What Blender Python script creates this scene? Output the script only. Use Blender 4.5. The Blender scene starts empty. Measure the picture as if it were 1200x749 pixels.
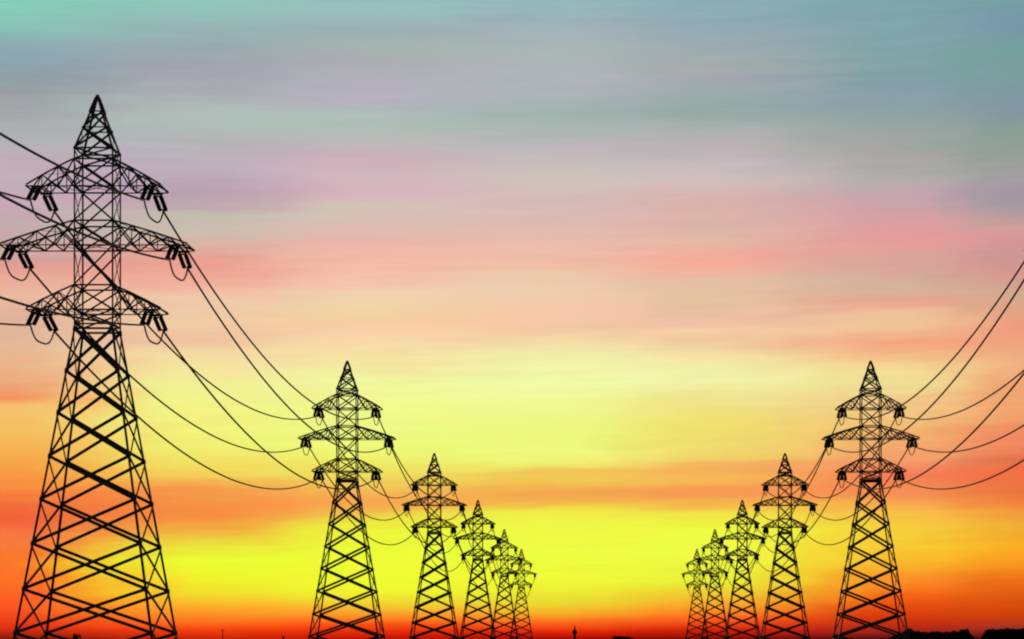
import bpy, bmesh, math, random
from mathutils import Vector, Matrix

scene = bpy.context.scene
col = scene.collection
R = math.radians
random.seed(7)

# ------------------------------------------------------------------ camera
EYE = 2.65                       # eye height above the plain
F = 2850.0                       # focal length in pixels of the 1200 px wide photo
cam_d = bpy.data.cameras.new('camera')
cam = bpy.data.objects.new('camera', cam_d)
col.objects.link(cam)
cam.location = (0, 0, EYE)
cam.rotation_euler = (R(90), 0, 0)
cam_d.sensor_width = 36.0
cam_d.sensor_fit = 'HORIZONTAL'
cam_d.lens = 36.0 * F / 1200.0
cam_d.shift_x = -(714 - 600) / 1200.0
cam_d.shift_y = (750 - 374.5) / 1200.0
cam_d.clip_start = 0.5
cam_d.clip_end = 60000
scene.camera = cam

# ------------------------------------------------------------------ exposure
scene.view_settings.view_transform = 'Standard'
scene.view_settings.look = 'None'
scene.view_settings.exposure = 0
scene.view_settings.gamma = 1
scene.view_settings.use_curve_mapping = False
scene.render.film_transparent = False
try:
    scene.cycles.filter_width = 2.1
except Exception:
    pass

# ------------------------------------------------------------------ sun (just above the horizon, ahead)
SUN_AZ = math.atan((610 - 714) / F)          # azimuth measured from +Y towards +X
SUN_EL = R(1.5)
sun_d = bpy.data.lights.new('sun', 'SUN')
sun_d.energy = 0.5
sun_d.angle = R(0.5)
sun_d.color = (1.0, 0.62, 0.3)
sun = bpy.data.objects.new('sun', sun_d)
col.objects.link(sun)
to_sun = Vector((math.sin(SUN_AZ) * math.cos(SUN_EL), math.cos(SUN_AZ) * math.cos(SUN_EL), math.sin(SUN_EL)))
sun.rotation_euler = to_sun.to_track_quat('Z', 'Y').to_euler()
sun.location = to_sun * 300

# ------------------------------------------------------------------ sky: banded sunset cloud deck over a Nishita sky
def lin(c):
    o = []
    for v in c:
        v = v / 255.0
        o.append(v / 12.92 if v <= 0.04045 else ((v + 0.055) / 1.055) ** 2.4)
    return (o[0], o[1], o[2], 1.0)

SKY = {
 15: [(0,134,205,183),(30,138,195,182),(50,140,175,180),(70,140,165,175),(90,145,160,165),(105,155,160,165),(130,165,170,170),(160,175,180,180),(185,195,175,185),(210,195,175,185),(235,200,170,185),(260,195,170,175),(290,205,170,165),(310,225,160,150),(325,235,165,150),(345,235,185,160),(370,225,180,155),(400,228,185,155),(430,235,180,140),(455,240,160,115),(468,248,145,95),(480,245,195,110),(510,245,190,95),(540,245,170,75),(565,250,145,65),(585,245,110,60),(610,240,100,60),(630,248,125,65),(650,250,120,45),(680,255,115,40),(710,255,85,35),(735,228,50,18),(749,120,26,12)],
 230: [(0,144,200,184),(20,147,190,183),(35,150,180,180),(60,155,170,175),(85,165,165,175),(105,170,175,180),(130,178,190,185),(150,175,190,185),(170,185,180,185),(195,190,175,190),(225,185,160,175),(240,190,165,175),(250,195,190,175),(275,205,190,175),(295,230,165,150),(310,235,160,145),(330,240,175,155),(350,240,200,170),(375,240,205,165),(400,238,195,160),(420,245,222,164),(450,244,238,150),(480,243,244,132),(520,242,240,116),(553,242,220,94),(575,245,155,75),(600,248,140,65),(620,240,170,65),(635,235,225,60),(655,236,252,50),(680,240,244,45),(695,240,225,45),(712,255,165,40),(728,255,115,32),(738,245,65,14),(749,195,35,8)],
 430: [(0,150,195,190),(15,155,190,190),(35,155,175,180),(55,165,180,175),(75,172,172,178),(95,178,178,188),(115,182,178,190),(135,175,192,186),(155,175,190,182),(170,190,185,188),(185,205,175,185),(205,208,182,190),(225,215,180,190),(245,212,195,185),(265,218,190,180),(285,235,180,170),(305,245,190,170),(325,245,190,172),(345,240,212,178),(365,240,212,165),(378,248,205,160),(395,248,210,170),(410,248,225,165),(440,242,245,160),(470,240,250,145),(500,238,250,135),(530,238,250,115),(555,240,225,95),(575,245,185,85),(590,248,165,80),(605,240,195,75),(620,237,243,60),(650,237,254,55),(690,240,250,48),(705,240,220,50),(718,250,165,45),(732,255,75,20),(740,232,45,8),(749,185,20,8)],
 650: [(0,150,185,190),(20,155,178,185),(45,165,180,182),(70,172,182,180),(90,175,182,185),(110,172,180,182),(135,160,178,175),(155,175,185,180),(170,190,185,190),(190,195,188,188),(210,208,195,188),(240,215,188,185),(265,225,185,178),(290,235,190,170),(310,240,190,165),(325,238,200,172),(345,238,205,175),(365,245,200,170),(385,245,200,165),(395,245,215,165),(415,242,240,170),(440,240,250,170),(460,240,252,160),(485,238,248,140),(510,235,250,125),(537,240,248,125),(547,240,236,108),(553,240,195,90),(560,241,203,85),(567,243,192,82),(576,245,166,78),(588,243,185,75),(598,240,230,72),(610,239,248,72),(650,237,254,66),(680,240,252,55),(705,235,220,50),(718,245,180,40),(730,255,100,30),(740,228,38,6),(749,150,12,6)],
 830: [(0,140,175,180),(25,145,170,182),(50,155,172,178),(75,165,172,172),(90,165,170,178),(110,155,172,172),(130,150,170,165),(150,170,178,175),(165,185,178,180),(180,188,180,182),(195,198,188,190),(215,210,190,188),(235,218,178,172),(265,220,180,170),(285,230,185,165),(298,245,170,155),(310,245,175,155),(330,230,190,165),(350,228,195,160),(370,235,190,165),(385,243,205,165),(400,240,200,160),(415,245,225,165),(440,242,245,170),(460,240,232,150),(480,240,225,130),(500,240,225,110),(525,240,220,110),(538,242,210,104),(546,245,180,95),(553,246,176,90),(562,247,188,88),(572,247,156,82),(581,247,155,82),(592,245,185,75),(602,240,235,70),(620,238,252,65),(650,240,252,70),(680,235,240,55),(695,240,205,50),(712,250,155,40),(725,255,95,30),(738,212,34,6),(749,115,12,8)],
 1060: [(0,125,165,170),(30,130,165,172),(60,130,165,168),(90,132,162,168),(115,140,160,172),(140,145,165,162),(160,155,165,162),(180,170,168,165),(200,170,172,168),(215,180,172,172),(230,195,165,175),(250,210,160,165),(270,226,157,160),(285,229,158,153),(300,220,165,155),(315,215,165,155),(335,212,180,155),(355,235,165,145),(368,240,195,155),(385,240,195,150),(400,243,165,130),(410,242,175,130),(430,245,215,145),(450,240,225,150),(465,243,205,140),(490,243,195,125),(515,243,175,110),(540,243,155,105),(560,245,125,85),(580,245,145,85),(600,248,182,74),(615,246,205,62),(640,248,205,52),(660,248,185,44),(680,250,140,38),(700,245,95,20),(715,225,70,15),(728,208,50,10),(740,165,36,28),(749,60,15,15)],
 1200: [(0,120,160,165),(30,120,150,170),(60,115,160,155),(100,125,155,160),(130,130,148,160),(160,140,160,150),(185,155,160,155),(205,160,160,160),(225,165,150,165),(245,170,155,160),(265,210,160,155),(280,215,150,155),(300,205,150,150),(320,215,150,140),(340,208,170,145),(360,222,165,135),(385,240,155,125),(400,240,165,125),(425,238,175,130),(450,240,165,115),(480,243,165,110),(500,240,145,100),(520,243,135,95),(540,225,115,75),(555,245,110,70),(575,235,120,65),(595,245,140,60),(610,240,175,55),(640,250,175,36),(660,250,158,32),(680,240,110,25),(700,220,85,15),(722,200,65,10),(737,160,48,35),(749,40,15,15)],
}

world = bpy.data.worlds.new('World')
scene.world = world
world.use_nodes = True
nt = world.node_tree
nt.nodes.clear()
N, L = nt.nodes, nt.links

def node(kind, **kw):
    n = N.new(kind)
    for k, v in kw.items():
        setattr(n, k, v)
    return n

def math_(op, a, b=None, c=None, clamp=False):
    n = node('ShaderNodeMath', operation=op, use_clamp=clamp)
    for i, v in enumerate((a, b, c)):
        if v is None:
            continue
        if isinstance(v, (int, float)):
            n.inputs[i].default_value = v
        else:
            L.new(v, n.inputs[i])
    return n.outputs[0]

def mixc(fac, a, b, blend='MIX'):
    n = node('ShaderNodeMix', data_type='RGBA', blend_type=blend, clamp_factor=True)
    for s, v in ((n.inputs[0], fac), (n.inputs[6], a), (n.inputs[7], b)):
        if isinstance(v, (int, float)):
            s.default_value = v
        elif isinstance(v, tuple):
            s.default_value = v
        else:
            L.new(v, s)
    return n.outputs[2]

tc = node('ShaderNodeTexCoord')
sep = node('ShaderNodeSeparateXYZ')
L.new(tc.outputs['Generated'], sep.inputs[0])
X, Y, Z = sep.outputs
hyp = math_('SQRT', math_('ADD', math_('MULTIPLY', X, X), math_('MULTIPLY', Y, Y)))
el = math_('DIVIDE', Z, math_('MAXIMUM', hyp, 0.01))             # tangent of the elevation
az = math_('ARCTAN2', X, Y)                                     # 0 straight ahead

# cloud streaks: noise stretched along the horizon shifts the bands up and down
elt = math_('SUBTRACT', el, math_('MULTIPLY', az, 0.03))
comb = node('ShaderNodeCombineXYZ')
L.new(math_('MULTIPLY', az, 7.0), comb.inputs[0])
L.new(math_('MULTIPLY', elt, 60.0), comb.inputs[1])
n1 = node('ShaderNodeTexNoise', noise_dimensions='3D')
n1.inputs['Scale'].default_value = 1.0
n1.inputs['Detail'].default_value = 3.0
L.new(comb.outputs[0], n1.inputs['Vector'])
comb2 = node('ShaderNodeCombineXYZ')
L.new(math_('MULTIPLY', az, 16.0), comb2.inputs[0])
L.new(math_('MULTIPLY', elt, 300.0), comb2.inputs[1])
comb2.inputs[2].default_value = 4.3
n2 = node('ShaderNodeTexNoise', noise_dimensions='3D')
n2.inputs['Scale'].default_value = 1.0
n2.inputs['Detail'].default_value = 4.0
n2.inputs['Roughness'].default_value = 0.6
L.new(comb2.outputs[0], n2.inputs['Vector'])
comb3 = node('ShaderNodeCombineXYZ')
L.new(math_('MULTIPLY', az, 30.0), comb3.inputs[0])
L.new(math_('MULTIPLY', elt, 90.0), comb3.inputs[1])
comb3.inputs[2].default_value = 9.1
n3 = node('ShaderNodeTexNoise', noise_dimensions='3D')
n3.inputs['Scale'].default_value = 1.0
n3.inputs['Detail'].default_value = 4.0
n3.inputs['Roughness'].default_value = 0.6
L.new(comb3.outputs[0], n3.inputs['Vector'])

wob = math_('ADD', math_('MULTIPLY', math_('SUBTRACT', n1.outputs[0], 0.5), 0.010),
            math_('MULTIPLY', math_('SUBTRACT', n2.outputs[0], 0.5), 0.007))
# streaks calm down close to the horizon
calm = math_('MULTIPLY', math_('SUBTRACT', el, 0.004), 22.0, clamp=True)
els = math_('ADD', el, math_('MULTIPLY', wob, calm))
SPAN = 0.2632                                                    # elevation tangent of the highest band
fac = math_('DIVIDE', els, SPAN)

def ramp(stops):
    n = node('ShaderNodeValToRGB')
    cr = n.color_ramp
    cr.interpolation = 'LINEAR'
    stops = sorted(stops)
    while len(cr.elements) < len(stops):
        cr.elements.new(0.5)
    for e, (p, c) in zip(cr.elements, stops):
        e.position = p
    for e, (p, c) in zip(cr.elements, stops):
        e.position = p
        e.color = c
    L.new(fac, n.inputs[0])
    return n.outputs[0]

split = (750 - 380) / F / SPAN
hi_f = math_('GREATER_THAN', fac, split)
prev = None
prev_az = None
wobaz = math_('ADD', az, math_('MULTIPLY', math_('SUBTRACT', n3.outputs[0], 0.5), 0.05))
for px, rows in sorted(SKY.items()):
    a = math.atan((px - 714) / F)
    k = math.cos(a)
    st = [((750 - y) / F * k / SPAN, lin((r, g, b))) for (y, r, g, b) in rows]
    s2 = split
    # value at the split, so both halves meet
    st.sort()
    for (p0, c0), (p1, c1) in zip(st, st[1:]):
        if p0 <= s2 <= p1:
            t = (s2 - p0) / (p1 - p0)
            cs = tuple(c0[i] * (1 - t) + c1[i] * t for i in range(4))
    lo = ramp([s for s in st if s[0] < s2] + [(s2, cs)])
    hi = ramp([(s2, cs)] + [s for s in st if s[0] > s2])
    c = mixc(hi_f, lo, hi)
    if prev is None:
        prev = c
    else:
        t = math_('DIVIDE', math_('SUBTRACT', wobaz, prev_az), a - prev_az, clamp=True)
        mr = node('ShaderNodeMapRange', interpolation_type='SMOOTHSTEP')
        L.new(t, mr.inputs[0])
        prev = mixc(mr.outputs[0], prev, c)
    prev_az = a
band = prev
# thin cloud mottling: pinker and greener patches
tint = node('ShaderNodeValToRGB')
tint.color_ramp.elements[0].position = 0.3
tint.color_ramp.elements[0].color = (1.06, 0.95, 1.0, 1)
tint.color_ramp.elements[1].position = 0.7
tint.color_ramp.elements[1].color = (0.95, 1.05, 1.0, 1)
L.new(n3.outputs[0], tint.inputs[0])
band = mixc(0.45, band, tint.outputs[0], 'MULTIPLY')

comb4 = node('ShaderNodeCombineXYZ')
L.new(math_('MULTIPLY', az, 22.0), comb4.inputs[0])
L.new(math_('MULTIPLY', elt, 330.0), comb4.inputs[1])
comb4.inputs[2].default_value = 2.7
n4 = node('ShaderNodeTexNoise', noise_dimensions='3D')
n4.inputs['Scale'].default_value = 1.0
n4.inputs['Detail'].default_value = 5.0
n4.inputs['Roughness'].default_value = 0.62
L.new(comb4.outputs[0], n4.inputs['Vector'])
streak = node('ShaderNodeValToRGB')
streak.color_ramp.elements[0].position = 0.3
streak.color_ramp.elements[0].color = (0.93, 0.88, 0.90, 1)
streak.color_ramp.elements[1].position = 0.72
streak.color_ramp.elements[1].color = (1.05, 1.08, 1.06, 1)
L.new(n4.outputs[0], streak.inputs[0])
patch = node('ShaderNodeMapRange', interpolation_type='SMOOTHSTEP')
patch.inputs[1].default_value = 0.38
patch.inputs[2].default_value = 0.68
patch.inputs[3].default_value = 0.08
patch.inputs[4].default_value = 0.65
L.new(n1.outputs[0], patch.inputs[0])
band = mixc(patch.outputs[0], band, streak.outputs[0], 'MULTIPLY')

sky = node('ShaderNodeTexSky', sky_type='NISHITA')
sky.sun_disc = False
sky.sun_elevation = SUN_EL
sky.sun_rotation = SUN_AZ
sky.air_density = 1.0
sky.dust_density = 2.0
nish = mixc(1.0, sky.outputs[0], (0.06, 0.06, 0.06, 1), 'MULTIPLY')
# the lit deck fills the sunset quarter; elsewhere the plain dusk sky shows
away = node('ShaderNodeMapRange', interpolation_type='SMOOTHSTEP')
away.inputs[1].default_value = 0.5
away.inputs[2].default_value = 1.3
L.new(math_('ABSOLUTE', az), away.inputs[0])
up = node('ShaderNodeMapRange', interpolation_type='SMOOTHSTEP')
up.inputs[1].default_value = 0.30
up.inputs[2].default_value = 0.9
L.new(el, up.inputs[0])
outside = math_('MAXIMUM', away.outputs[0], up.outputs[0])
final = mixc(outside, band, nish)
bg = node('ShaderNodeBackground')
bg.inputs[1].default_value = 1.0
L.new(final, bg.inputs[0])
out = node('ShaderNodeOutputWorld')
L.new(bg.outputs[0], out.inputs[0])

# ------------------------------------------------------------------ materials
def material(name, base, rough=0.7, metal=0.0, var=None, scale=3.0):
    m = bpy.data.materials.new(name)
    m.use_nodes = True
    t = m.node_tree
    b = t.nodes['Principled BSDF']
    b.inputs['Roughness'].default_value = rough
    b.inputs['Metallic'].default_value = metal
    b.inputs['Specular IOR Level'].default_value = 0.25
    tcn = t.nodes.new('ShaderNodeTexCoord')
    nn = t.nodes.new('ShaderNodeTexNoise')
    nn.inputs['Scale'].default_value = scale
    nn.inputs['Detail'].default_value = 5
    rr = t.nodes.new('ShaderNodeValToRGB')
    rr.color_ramp.elements[0].position = 0.35
    rr.color_ramp.elements[1].position = 0.65
    rr.color_ramp.elements[0].color = (*base, 1)
    rr.color_ramp.elements[1].color = (*(var or base), 1)
    t.links.new(tcn.outputs['Object'], nn.inputs['Vector'])
    t.links.new(nn.outputs[0], rr.inputs[0])
    t.links.new(rr.outputs[0], b.inputs['Base Color'])
    return m

STEEL = material('dark_painted_steel', (0.10, 0.105, 0.10), 0.7, 0.0, (0.17, 0.155, 0.14), 1.5)
GLASS = material('dark_glazed_porcelain', (0.016, 0.012, 0.012), 0.5, 0.0, (0.022, 0.016, 0.014), 4)
WIRE = material('weathered_aluminium_cable', (0.14, 0.13, 0.115), 0.75, 0.0, (0.2, 0.185, 0.16), 0.5)
CONC = material('concrete', (0.22, 0.21, 0.19), 0.9, 0.0, (0.3, 0.29, 0.27), 4)
LEAF = material('dark_foliage', (0.022, 0.035, 0.012), 0.8, 0.0, (0.045, 0.065, 0.022), 1.2)
BARK = material('bark', (0.05, 0.035, 0.025), 0.9, 0.0, (0.08, 0.06, 0.045), 5)
SOIL = material('dry_field_ground', (0.045, 0.05, 0.02), 0.95, 0.0, (0.1, 0.075, 0.04), 0.03)

# ------------------------------------------------------------------ helpers
SECTION = 1.0
def bar(bm, p, q, w, t, nrm, off=0.0):
    """flat bar from p to q: w wide in the plane across nrm, t thick along nrm"""
    p, q, nrm = Vector(p), Vector(q), Vector(nrm)
    w *= SECTION
    d = (q - p).normalized()
    s = d.cross(nrm)
    if s.length < 1e-4:
        s = d.orthogonal()
    s.normalize()
    n = s.cross(d).normalized()
    p = p + n * off
    q = q + n * off
    vs = []
    for e in (p, q):
        for a, b in ((-1, -1), (1, -1), (1, 1), (-1, 1)):
            vs.append(bm.verts.new(e + s * (a * w / 2) + n * (b * t / 2)))
    bm.faces.new(vs[0:4][::-1])
    bm.faces.new(vs[4:8])
    for i in range(4):
        j = (i + 1) % 4
        bm.faces.new((vs[i], vs[j], vs[4 + j], vs[4 + i]))

def angle(bm, p, q, w, n1, n2, t=0.03):
    """L-section member: two flanges meeting at its heel"""
    p, q, n1, n2 = map(Vector, (p, q, n1, n2))
    w0 = w
    w = w * SECTION
    bar(bm, p + n2 * (w / 2), q + n2 * (w / 2), w0, t, n1)
    bar(bm, p + n1 * (w / 2 + t / 2 + .002), q + n1 * (w / 2 + t / 2 + .002), w0, t, n2)

def tube(bm, pts, r, seg=6):
    pts = [Vector(p) for p in pts]
    rings = []
    for i, p in enumerate(pts):
        d = (pts[min(i + 1, len(pts) - 1)] - pts[max(i - 1, 0)]).normalized()
        up_ = Vector((0, 0, 1)) if abs(d.z) < 0.95 else Vector((1, 0, 0))
        s = d.cross(up_).normalized()
        n = s.cross(d).normalized()
        rr = r[i] if isinstance(r, (list, tuple)) else r
        rings.append([bm.verts.new(p + (s * math.cos(a) + n * math.sin(a)) * rr)
                      for a in [2 * math.pi * k / seg for k in range(seg)]])
    for a, b in zip(rings, rings[1:]):
        for k in range(seg):
            bm.faces.new((a[k], a[(k + 1) % seg], b[(k + 1) % seg], b[k]))
    bm.faces.new(rings[0][::-1])
    bm.faces.new(rings[-1])

def obj(name, bm, mat, parent=None, smooth=False):
    bmesh.ops.recalc_face_normals(bm, faces=bm.faces)
    me = bpy.data.meshes.new(name)
    bm.to_mesh(me)
    bm.free()
    me.materials.append(mat)
    if smooth:
        for p in me.polygons:
            p.use_smooth = True
    o = bpy.data.objects.new(name, me)
    col.objects.link(o)
    if parent:
        o.parent = parent
    return o

def tag(o, label, cat, group=None, kind=None):
    if label:
        o['label'] = label
    if cat:
        o['category'] = cat
    if group:
        o['group'] = group
    if kind:
        o['kind'] = kind
    return o

def copy_tree(o, parent=None):
    c = o.copy()
    col.objects.link(c)
    if parent:
        c.parent = parent
    for ch in list(o.children):
        copy_tree(ch, c)
    return c

# ------------------------------------------------------------------ ground
bm = bmesh.new()
S = 30000
n = 24
grid = [[bm.verts.new(((i / n - .5) * 2 * S, (j / n - .5) * 2 * S, 0)) for i in range(n + 1)] for j in range(n + 1)]
for j in range(n):
    for i in range(n):
        bm.faces.new((grid[j][i], grid[j][i + 1], grid[j + 1][i + 1], grid[j + 1][i]))
g = obj('ground', bm, SOIL)
g['kind'] = 'structure'

# ------------------------------------------------------------------ lattice pylon
B = EYE
LEVELS = [B + v for v in (22.75, 19.6, 16.5, 13.3, 10.15, 6.95, 3.65, 0.5)] + [0.0]
COLW = 1.43
def hw(z):
    return COLW + max(0.0, (B + 22.75 - z)) * 0.1575
ARMS = [  # bottom z, top z, half length, insulator x
    (B + 24.1, B + 25.9, 4.92, 4.1),
    (B + 28.8, B + 30.6, 6.85, 5.93),
    (B + 33.1, B + 35.1, 4.92, 4.1),
]
PEAK0, APEX = B + 35.9, B + 40.0
NEAR_DROP, FAR_DROP, STR_N, STR_L = 1.32, 0.8, 2.05, 2.55
FACES = [((-1, -1), (1, -1), (0, -1, 0)), ((1, -1), (1, 1), (1, 0, 0)),
         ((1, 1), (-1, 1), (0, 1, 0)), ((-1, 1), (-1, -1), (-1, 0, 0))]

W_DIAG, W_LEG, W_RING, W_ARM, W_LACE = 0.235, 0.125, 0.12, 0.125, 0.11
SECTION = 1.0                    # member weight: the later pylons carry heavier sections

DISC = 1.0
def make_insulator(x, side, z):
    """twin porcelain strain string pulled along the line, side -1 towards the camera"""
    bm = bmesh.new()
    drop = NEAR_DROP if side < 0 else FAR_DROP
    a = Vector((x, side * COLW, z))
    e = Vector((x, side * (COLW + (STR_N if side < 0 else STR_L)), z - drop))
    d = (e - a).normalized()
    for s in (-.225, .225):
        o = Vector((s, 0, 0))
        pts, rad = [], []
        ln = (e - a).length
        nd = 12
        s0, s1 = 0.35, ln - 0.2
        tube(bm, [a + o, a + o + d * (s0 + .02)], 0.035, 6)
        for i in range(nd):
            u = s0 + (s1 - s0) * i / nd
            st = (s1 - s0) / nd
            for du, r in ((0.02, .08), (.2, .158 * DISC), (.6, .168 * DISC), (.7, .08), (.98, .08)):
                pts.append(a + o + d * (u + du * st))
                rad.append(r)
        tube(bm, pts, rad, 8)
        tube(bm, [a + o + d * (s1 - .02), e + o], 0.035, 6)
    n = Vector((1, 0, 0)).cross(d)
    for u in (0.3, (e - a).length - 0.22):
        p = a + d * u
        bar(bm, p + Vector((-.3, 0, 0)), p + Vector((.3, 0, 0)), .2, .03, n)
    return bm

def make_pylon():
    root = bpy.data.objects.new('lattice_pylon', None)
    col.objects.link(root)
    # four legs, with a footing each
    for sx in (-1, 1):
        for sy in (-1, 1):
            bm = bmesh.new()
            zs = [0.0] + LEVELS[::-1][1:]
            for z0, z1 in zip(zs, zs[1:]):
                h0, h1 = hw(z0), hw(z1)
                angle(bm, (sx * h0, sy * h0, z0), (sx * h1, sy * h1, z1), W_LEG * (1.15 if z0 < B + 10 else 1), (-sx, 0, 0), (0, -sy, 0))
            h1 = hw(LEVELS[0])
            angle(bm, (sx * COLW, sy * COLW, LEVELS[0]), (sx * COLW, sy * COLW, PEAK0), W_LEG * .64, (-sx, 0, 0), (0, -sy, 0))
            # gusset plates at the nodes
            for z in LEVELS[:-1]:
                h = hw(z)
                k = 0.38 if z < B + 22 else .3
                bar(bm, (sx * (h - .12), sy * (h + .05), z - k / 2), (sx * (h - .12), sy * (h + .05), z + k / 2), .3, .02, (0, sy, 0))
            leg = obj('leg', bm, STEEL, root)
            bm = bmesh.new()
            h = hw(0)
            bmesh.ops.create_cone(bm, cap_ends=True, segments=4, radius1=.95, radius2=.6, depth=.6,
                                  matrix=Matrix.Translation((sx * h, sy * h, .12)) @ Matrix.Rotation(R(45), 4, 'Z'))
            obj('footing', bm, CONC, leg)
    # body bracing: crossed diagonals on all four faces
    bm = bmesh.new()
    for i in range(len(LEVELS) - 1):
        z1, z0 = LEVELS[i], LEVELS[i + 1]
        h1, h0 = hw(z1), hw(z0)
        for (ax, ay), (bx, by), nrm in FACES:
            bar(bm, (ax * h0, ay * h0, z0), (bx * h1, by * h1, z1), W_DIAG, .05, nrm, .05)
            bar(bm, (bx * h0, by * h0, z0), (ax * h1, ay * h1, z1), W_DIAG, .05, nrm, -.02)
    obj('body_bracing', bm, STEEL, root)
    # column bracing between waist and peak
    bm = bmesh.new()
    rings = [LEVELS[0] - .02, LEVELS[0] + .32] + [z for a in ARMS for z in a[:2]] + [PEAK0]
    for k, z in enumerate(rings):
        for (ax, ay), (bx, by), nrm in FACES:
            bar(bm, (ax * COLW, ay * COLW, z), (bx * COLW, by * COLW, z), W_RING * (1.3 if k < 1 else 1), .06, nrm, -.04)
    for z0, z1 in zip(rings[1:], rings[2:]):
        if z1 - z0 < 0.5:
            continue
        for (ax, ay), (bx, by), nrm in FACES:
            bar(bm, (ax * COLW, ay * COLW, z0), (bx * COLW, by * COLW, z1), .12, .03, nrm, .03)
            bar(bm, (bx * COLW, by * COLW, z0), (ax * COLW, ay * COLW, z1), .13, .03, nrm, -.01)
    # plan bracing inside the column
    for a in ARMS:
        bar(bm, (-COLW, -COLW, a[0] + .06), (COLW, COLW, a[0] + .06), .09, .03, (0, 0, 1))
        bar(bm, (-COLW, COLW, a[0] + .1), (COLW, -COLW, a[0] + .1), .09, .03, (0, 0, 1))
    obj('column_bracing', bm, STEEL, root)
    # peak
    bm = bmesh.new()
    pz = [PEAK0, B + 37.5, B + 38.75, APEX - .12]
    pw = lambda z: .09 + (COLW - .09) * (APEX - .12 - z) / (APEX - .12 - PEAK0)
    for sx in (-1, 1):
        for sy in (-1, 1):
            angle(bm, (sx * COLW, sy * COLW, PEAK0), (sx * .09, sy * .09, APEX - .12), .12, (-sx, 0, 0), (0, -sy, 0))
            bar(bm, (sx * pw(pz[2]), sy * (pw(pz[2]) + .03), pz[2]), (sx * .09, sy * .12, APEX - .12), .17, .03, (0, sy, 0))
    for z0, z1 in zip(pz, pz[1:3]):
        for (ax, ay), (bx, by), nrm in FACES:
            bar(bm, (ax * pw(z0), ay * pw(z0), z0), (bx * pw(z1), by * pw(z1), z1), .16, .03, nrm, .04)
            bar(bm, (bx * pw(z0), by * pw(z0), z0), (ax * pw(z1), ay * pw(z1), z1), .16, .03, nrm, -.01)
    for z in pz[1:3]:
        for (ax, ay), (bx, by), nrm in FACES:
            bar(bm, (ax * pw(z), ay * pw(z), z), (bx * pw(z), by * pw(z), z), .09, .03, nrm, .07)
    bmesh.ops.create_cone(bm, cap_ends=True, segments=8, radius1=.19, radius2=.12, depth=.26,
                          matrix=Matrix.Translation((0, 0, APEX - .08)))
    obj('peak', bm, STEEL, root)
    # six cross arms
    for (zb, zt, hl, ix) in ARMS:
        for sx in (-1, 1):
            bm = bmesh.new()
            n_ = 4 if hl > 6 else 3
            xs = [COLW + (hl - COLW) * k / n_ for k in range(n_ + 1)]
            def top(x):
                u = (x - COLW) / (hl - COLW)
                return zb + .1 + (zt - zb - .1) * (1 - u + .035 * math.sin(math.pi * u))
            for sy in (-1, 1):
                y = sy * COLW
                bar(bm, (sx * COLW, y, zb), (sx * hl, y, zb), .08, .05, (0, sy, 0), 0)
                for k in range(n_):
                    x0, x1 = xs[k], xs[k + 1]
                    bar(bm, (sx * x0, y, top(x0)), (sx * x1, y, top(x1)), W_ARM, .05, (0, sy, 0), 0)
                    if k > 0:
                        bar(bm, (sx * x0, y, zb), (sx * x0, y, top(x0)), .07, .03, (0, sy, 0), .03)
                    if k < n_ - 1:
                        bar(bm, (sx * x0, y, zb), (sx * x1, y, top(x1)), W_LACE, .03, (0, sy, 0), .06)
                        bar(bm, (sx * x0, y, top(x0)), (sx * x1, y, zb), W_LACE, .03, (0, sy, 0), -.05)
                    else:
                        bar(bm, (sx * x0, y, top(x0)), (sx * (x0 + x1) / 2, y, zb), W_LACE, .03, (0, sy, 0), .06)
            # cross bracing in plan, bottom and top
            for k in range(n_ + 1):
                x = xs[k]
                if k:
                    bar(bm, (sx * x, -COLW, zb + .02), (sx * x, COLW, zb + .02), .1 if k < n_ else .16, .05, (0, 0, 1))
                    if k < n_:
                        bar(bm, (sx * x, -COLW, top(x)), (sx * x, COLW, top(x)), .07, .04, (0, 0, 1), .02)
                if k < n_:
                    x1 = xs[k + 1]
                    s = 1 if k % 2 else -1
                    bar(bm, (sx * x, -s * COLW, zb + .05), (sx * x1, s * COLW, zb + .05), .07, .03, (0, 0, 1))
                    bar(bm, (sx * x, s * COLW, top(x) + .03), (sx * x1, -s * COLW, top(x1) + .03), .06, .03, (0, 0, 1))
            # bearer that the insulator strings hang from
            for dx in (-.2, .2):
                bar(bm, (sx * ix + dx, -COLW - .05, zb - .06), (sx * ix + dx, COLW + .05, zb - .06), .1, .06, (0, 0, 1))
            for sy in (-1, 1):
                bar(bm, (sx * (ix - .45), sy * (COLW + .04), zb - .05), (sx * (ix + .45), sy * (COLW + .04), zb - .05), .18, .03, (0, sy, 0))
            arm = obj('cross_arm', bm, STEEL, root)
            zi = zb - .1
            for side in (-1, 1):
                obj('insulator_string', make_insulator(sx * ix, side, zi), GLASS, arm)
            # jumper loop from string to string
            bm = bmesh.new()
            ya, yb = -(COLW + STR_N), COLW + STR_L
            za, zc = zi - NEAR_DROP, zi - FAR_DROP
            pts = []
            for k in range(25):
                t = k / 24
                # deep U
                u = 2 * t - 1
                yy = (ya + yb) / 2 + (yb - ya) / 2 * (math.copysign(abs(u) ** 0.8, u))
                sag = 1.1 * (1 - abs(u) ** 2.6)
                pts.append((sx * ix, yy, za + (zc - za) * t - sag))
            tube(bm, pts, .065, 6)
            obj('jumper_wire', bm, WIRE, arm, True)
    return root

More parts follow.
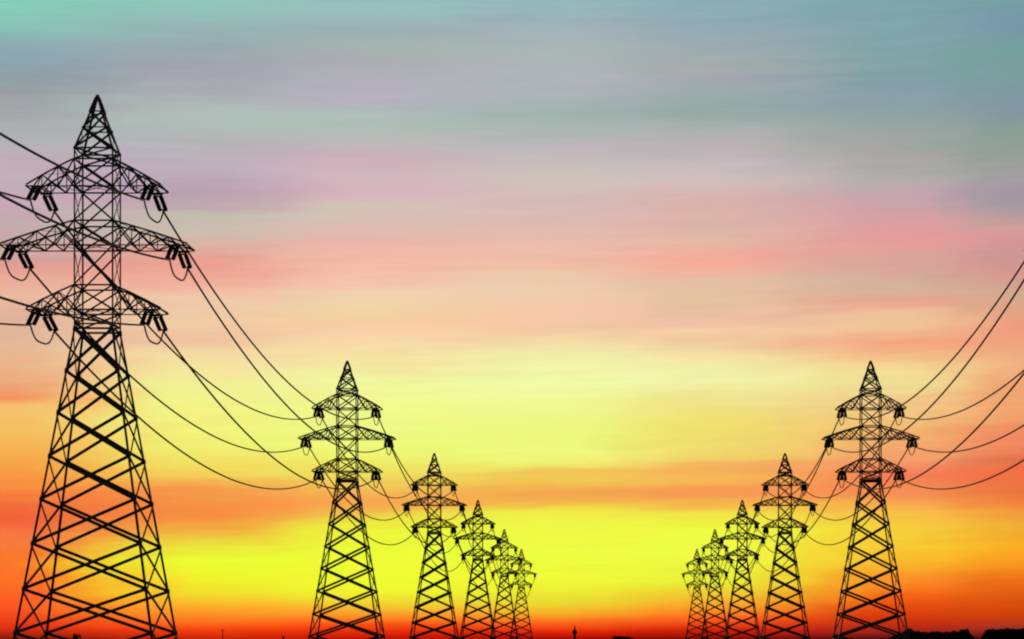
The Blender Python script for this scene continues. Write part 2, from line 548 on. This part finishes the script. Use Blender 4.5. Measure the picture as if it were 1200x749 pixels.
# px position in the photo, distance
D1 = 178.7
DIST = [D1, 348.6, 520.6, 695.0, 877.0, 1065.0]
LX = [-37.6, -37.55, -37.45, -37.55, -37.85, -38.5]
RX = [37.62, 37.45, 37.6, 38.0, 38.1, 38.4]
L_LABELS = [
    'giant dark steel lattice pylon in the left foreground, its crossarms reaching the left edge',
    'second pylon of the left row, medium sized, next right of the giant foreground pylon',
    'third pylon of the left row, counted from the giant foreground pylon',
    'fourth pylon of the left row, counted from the giant foreground pylon',
    'fifth pylon of the left row, partly overlapping the farthest one beside it',
    'farthest and smallest pylon of the left row, nearest the open middle of the sky',
]
R_LABELS = [
    'nearest pylon of the right row, standing just outside the right edge',
    'largest pylon visible in the right row, rising beside the dark hedge',
    'pylon of the right row next left of the one beside the hedge',
    'third visible pylon of the right row, counting inward from the hedge',
    'fourth visible pylon of the right row, partly overlapping the smallest one',
    'smallest and farthest pylon of the right row, nearest the open middle of the sky',
]
PG = 'lattice pylons in two rows receding to the horizon'
protos = []
for SECTION, DISC in ((1.0, 1.0), (1.3, 1.25), (1.5, 1.4), (1.75, 1.5)):
    protos.append(make_pylon())
SECTION = 1.0
used = set()
for xs, labels in ((LX, L_LABELS), (RX, R_LABELS)):
    for i, (x, d, lab) in enumerate(zip(xs, DIST, labels)):
        k = min(i, 3)
        o = copy_tree(protos[k]) if k in used else protos[k]
        used.add(k)
        o.location = (x, d, 0)
        tag(o, lab, 'pylon', PG)

# ------------------------------------------------------------------ conductors
WG = 'power lines strung between the pylons'
NAMES_L = ['giant left pylon', 'second left pylon', 'third left pylon', 'fourth left pylon', 'fifth left pylon', 'farthest left pylon']
NAMES_R = ['off-frame right pylon', 'hedge-side right pylon', 'next right pylon', 'third visible right pylon', 'fourth visible right pylon', 'farthest right pylon']
ARMN = ['lower', 'middle', 'top']

def wire(p, q, sag, label, r=.075):
    p, q = Vector(p), Vector(q)
    bm = bmesh.new()
    n_ = 48
    pts = []
    for k in range(n_ + 1):
        t = k / n_
        v = (q - p) * t
        v.z -= 4 * sag * t * (1 - t)
        pts.append(v)
    tube(bm, pts, r, 6)
    o = obj('power_line', bm, WIRE, None, True)
    o.location = p
    tag(o, label, 'power line', WG)

for xs, names in ((LX, NAMES_L), (RX, NAMES_R)):
    for k in range(6):
        for ai, (zb, zt, hl, ix) in enumerate(ARMS):
            for sx in (-1, 1):
                zi = zb - .1
                b = (xs[k] + sx * ix, DIST[k] - COLW - STR_N, zi - NEAR_DROP)
                side = 'left' if sx < 0 else 'right'
                if k == 0:
                    a = (xs[0] + sx * ix, 9.0 + COLW + STR_L, zi - FAR_DROP)
                    lab = 'black wire from %s end of %s crossarm on %s towards the viewer' % (side, ARMN[ai], names[0])
                else:
                    a = (xs[k - 1] + sx * ix, DIST[k - 1] + COLW + STR_L, zi - FAR_DROP)
                    lab = 'sagging wire, %s end of %s crossarms, %s to %s' % (side, ARMN[ai], names[k - 1], names[k])
                Ls = b[1] - a[1]
                wire(a, b, 5.2 * (Ls / 162.0) ** 2, lab, (.075, .085, .1, .105, .115, .125)[k])

# ------------------------------------------------------------------ horizon silhouettes
def leaf_cloud(bm, pts_fn, n_, size):
    for _ in range(n_):
        p = pts_fn()
        s = size * random.uniform(.5, 1.3)
        rot = Matrix.Rotation(random.uniform(0, 6.28), 3, 'Z') @ Matrix.Rotation(random.uniform(-1.3, 1.3), 3, 'X')
        q = [rot @ Vector(v) for v in ((-s, 0, 0), (0, 0, -s * .5), (s, 0, 0), (0, 0, s * .5))]
        bm.faces.new([bm.verts.new(p + v) for v in q])

def at(px, d):
    return (px - 714) / F * d

def hedge(name, prof, d, depth, label):
    """prof: list of (px, py) top outline, turned into metres at distance d"""
    root = bpy.data.objects.new(name, None)
    col.objects.link(root)
    x_mid = at((prof[0][0] + prof[-1][0]) / 2, d)
    root.location = (x_mid, d, 0)
    tag(root, label, 'hedge', 'dark hedges along the horizon')
    pr = [(at(px, d) - x_mid, EYE + (750 - py) / F * d) for px, py in prof]
    def top(x):
        for (x0, z0), (x1, z1) in zip(pr, pr[1:]):
            if x0 <= x <= x1:
                return z0 + (z1 - z0) * (x - x0) / (x1 - x0)
        return pr[-1][1]
    # inner woody mass
    bm = bmesh.new()
    nx = 60
    rows = []
    for i in range(nx + 1):
        x = pr[0][0] + (pr[-1][0] - pr[0][0]) * i / nx
        h = max(.3, top(x) - .15)
        j = random.uniform(-.12, .12)
        rows.append([bm.verts.new((x, yy + j, zz)) for yy, zz in
                     ((-depth * .42, 0), (-depth * .45, h * .5), (-depth * .3, h * .93), (0, h), (depth * .3, h * .93), (depth * .45, h * .5), (depth * .42, 0))])
    for a, b in zip(rows, rows[1:]):
        for k in range(6):
            bm.faces.new((a[k], a[k + 1], b[k + 1], b[k]))
    bm.faces.new(rows[0]); bm.faces.new(rows[-1][::-1])
    obj('branches', bm, BARK, root)
    bm = bmesh.new()
    def pt():
        x = random.uniform(pr[0][0], pr[-1][0])
        h = top(x) + .07 * math.sin(x * 1.9) + .05 * math.sin(x * 5.1 + 1)
        a = random.uniform(0, math.pi)
        return Vector((x, math.cos(a) * depth * .5, (h + .1) * (math.sin(a) ** .3) * random.uniform(.9, 1.0)))
    leaf_cloud(bm, pt, int(420 * (pr[-1][0] - pr[0][0])), .2)
    obj('foliage', bm, LEAF, root)

hedge('hedge', [(1041, 749), (1046, 746), (1057, 743), (1060, 740), (1062, 737.5), (1066, 737), (1069, 738), (1072, 741), (1100, 741.2), (1124, 740.5), (1127, 738), (1134, 737.5), (1136, 742), (1140, 747), (1142, 749)], 420, 4.0,
      'long dark hedge on the horizon at the foot of the largest right pylon')
hedge('hedge', [(1150, 749), (1153, 744), (1156, 739.5), (1160, 738), (1180, 737.5), (1200, 737), (1225, 735.5), (1240, 741), (1246, 748)], 400, 4.0,
      'dark block of hedge in the bottom right corner of the photo')

def bush(px, py, d, wpx, label, lobes, name='bush', cat='bush', pointed=False):
    root = bpy.data.objects.new(name, None)
    col.objects.link(root)
    root.location = (at(px, d), d, 0)
    tag(root, label, cat)
    H = EYE + (750 - py) / F * d
    Wd = wpx / F * d
    bm = bmesh.new()
    for k in range(5):
        a = random.uniform(0, 6.28)
        tube(bm, [(0, 0, 0), (.15 * Wd * math.cos(a), .15 * Wd * math.sin(a), H * .4), (.3 * Wd * math.cos(a), .3 * Wd * math.sin(a), H * .75)], [.09, .06, .03], 6)
    obj('stem', bm, BARK, root)
    bm = bmesh.new()
    def pt():
        ox, oz, rr = random.choice(lobes)
        while True:
            v = Vector((random.uniform(-1, 1), random.uniform(-1, 1), random.uniform(-1, 1)))
            if .35 < v.length < 1:
                break
        if pointed:
            k = 1 - .8 * (v.z + 1) / 2
            return Vector((v.x * Wd * .5 * k, v.y * Wd * .5 * k, H * (.52 + .46 * v.z)))
        return Vector((ox * Wd + v.x * rr * Wd, v.y * rr * Wd, H * oz + v.z * H * (.97 - oz)))
    leaf_cloud(bm, pt, 2600, max(.1, Wd * .055))
    obj('foliage', bm, LEAF, root)

bush(90.5, 741, 260, 12, 'small dark twin-topped bush seen between the legs of the giant left pylon',
     [(-.2, .6, .34), (-.18, .5, .4), (.2, .5, .36)])
bush(332, 744, 330, 7, 'tiny pointed dark bush on the horizon left of the second left pylon', [(0, .5, .5)], pointed=True)

# low rounded tree crown breaking the horizon in the middle
def tree(px, py, d, wpx, label):
    root = bpy.data.objects.new('round_tree', None)
    col.objects.link(root)
    root.location = (at(px, d), d, 0)
    tag(root, label, 'tree')
    H = EYE + (750 - py) / F * d
    Wd = wpx / F * d
    bm = bmesh.new()
    tube(bm, [(0, 0, 0), (.05, 0, H * .3), (-.05, .05, H * .6)], [.32, .25, .16], 8)
    for k in range(7):
        a = k * .9
        tube(bm, [(0, 0, H * (.3 + .03 * k)), (.18 * Wd * math.cos(a), .18 * Wd * math.sin(a), H * .55), (.36 * Wd * math.cos(a), .36 * Wd * math.sin(a), H * .72)], [.13, .09, .04], 6)
    obj('trunk', bm, BARK, root)
    bm = bmesh.new()
    cl = []
    for k in range(40):
        while True:
            v = Vector((random.uniform(-1, 1), random.uniform(-1, 1), random.uniform(-.6, 1)))
            if v.length < 1:
                break
        cl.append(Vector((v.x * Wd * .42, v.y * Wd * .42, H * (.62 + .3 * v.z))))
    def pt():
        c = random.choice(cl)
        v = Vector((random.gauss(0, 1), random.gauss(0, 1), random.gauss(0, 1)))
        p = c + Vector((v.x * .5, v.y * .5, v.z * .28))
        p.z = min(p.z, H)
        return p
    leaf_cloud(bm, pt, 6000, .22)
    obj('crown', bm, LEAF, root)
tree(729, 745.5, 620, 32, 'low rounded dark tree crown breaking the horizon between the two pylon rows')

# post with a knob
d = 640
root = bpy.data.objects.new('mast', None); col.objects.link(root)
root.location = (at(673.5, d), d, 0)
tag(root, 'slim dark mast with a knob near its top right of the left pylon row', 'mast')
H = EYE + (750 - 733.5) / F * d
zk = EYE + (750 - 741) / F * d
bm = bmesh.new()
tube(bm, [(0, 0, 0), (0, 0, zk - .3), (0, 0, zk)], [.42, .36, .36], 10)
obj('post', bm, STEEL, root)
bm = bmesh.new()
tube(bm, [(0, 0, zk - .5), (0, 0, zk - .35), (0, 0, zk + .15), (0, 0, zk + .55), (0, 0, zk + .75)], [.36, .6, .66, .45, .2], 12)
obj('knob', bm, STEEL, root)
bm = bmesh.new()
tube(bm, [(0, 0, zk + .6), (0, 0, H)], [.22, .14], 8)
obj('finial', bm, STEEL, root)

# thin bare pole
d = 430
root = bpy.data.objects.new('utility_pole', None); col.objects.link(root)
root.location = (at(261, d), d, 0)
tag(root, 'thin bare pole on the horizon just right of the giant left pylon', 'pole')
H = EYE + (750 - 737) / F * d
bm = bmesh.new()
tube(bm, [(0, 0, 0), (0, 0, H)], [.1, .06], 8)
obj('shaft', bm, BARK, root)
bm = bmesh.new()
bar(bm, (-.35, -.12, H - .3), (.35, -.12, H - .3), .1, .08, (0, -1, 0))
obj('crosspiece', bm, BARK, root)
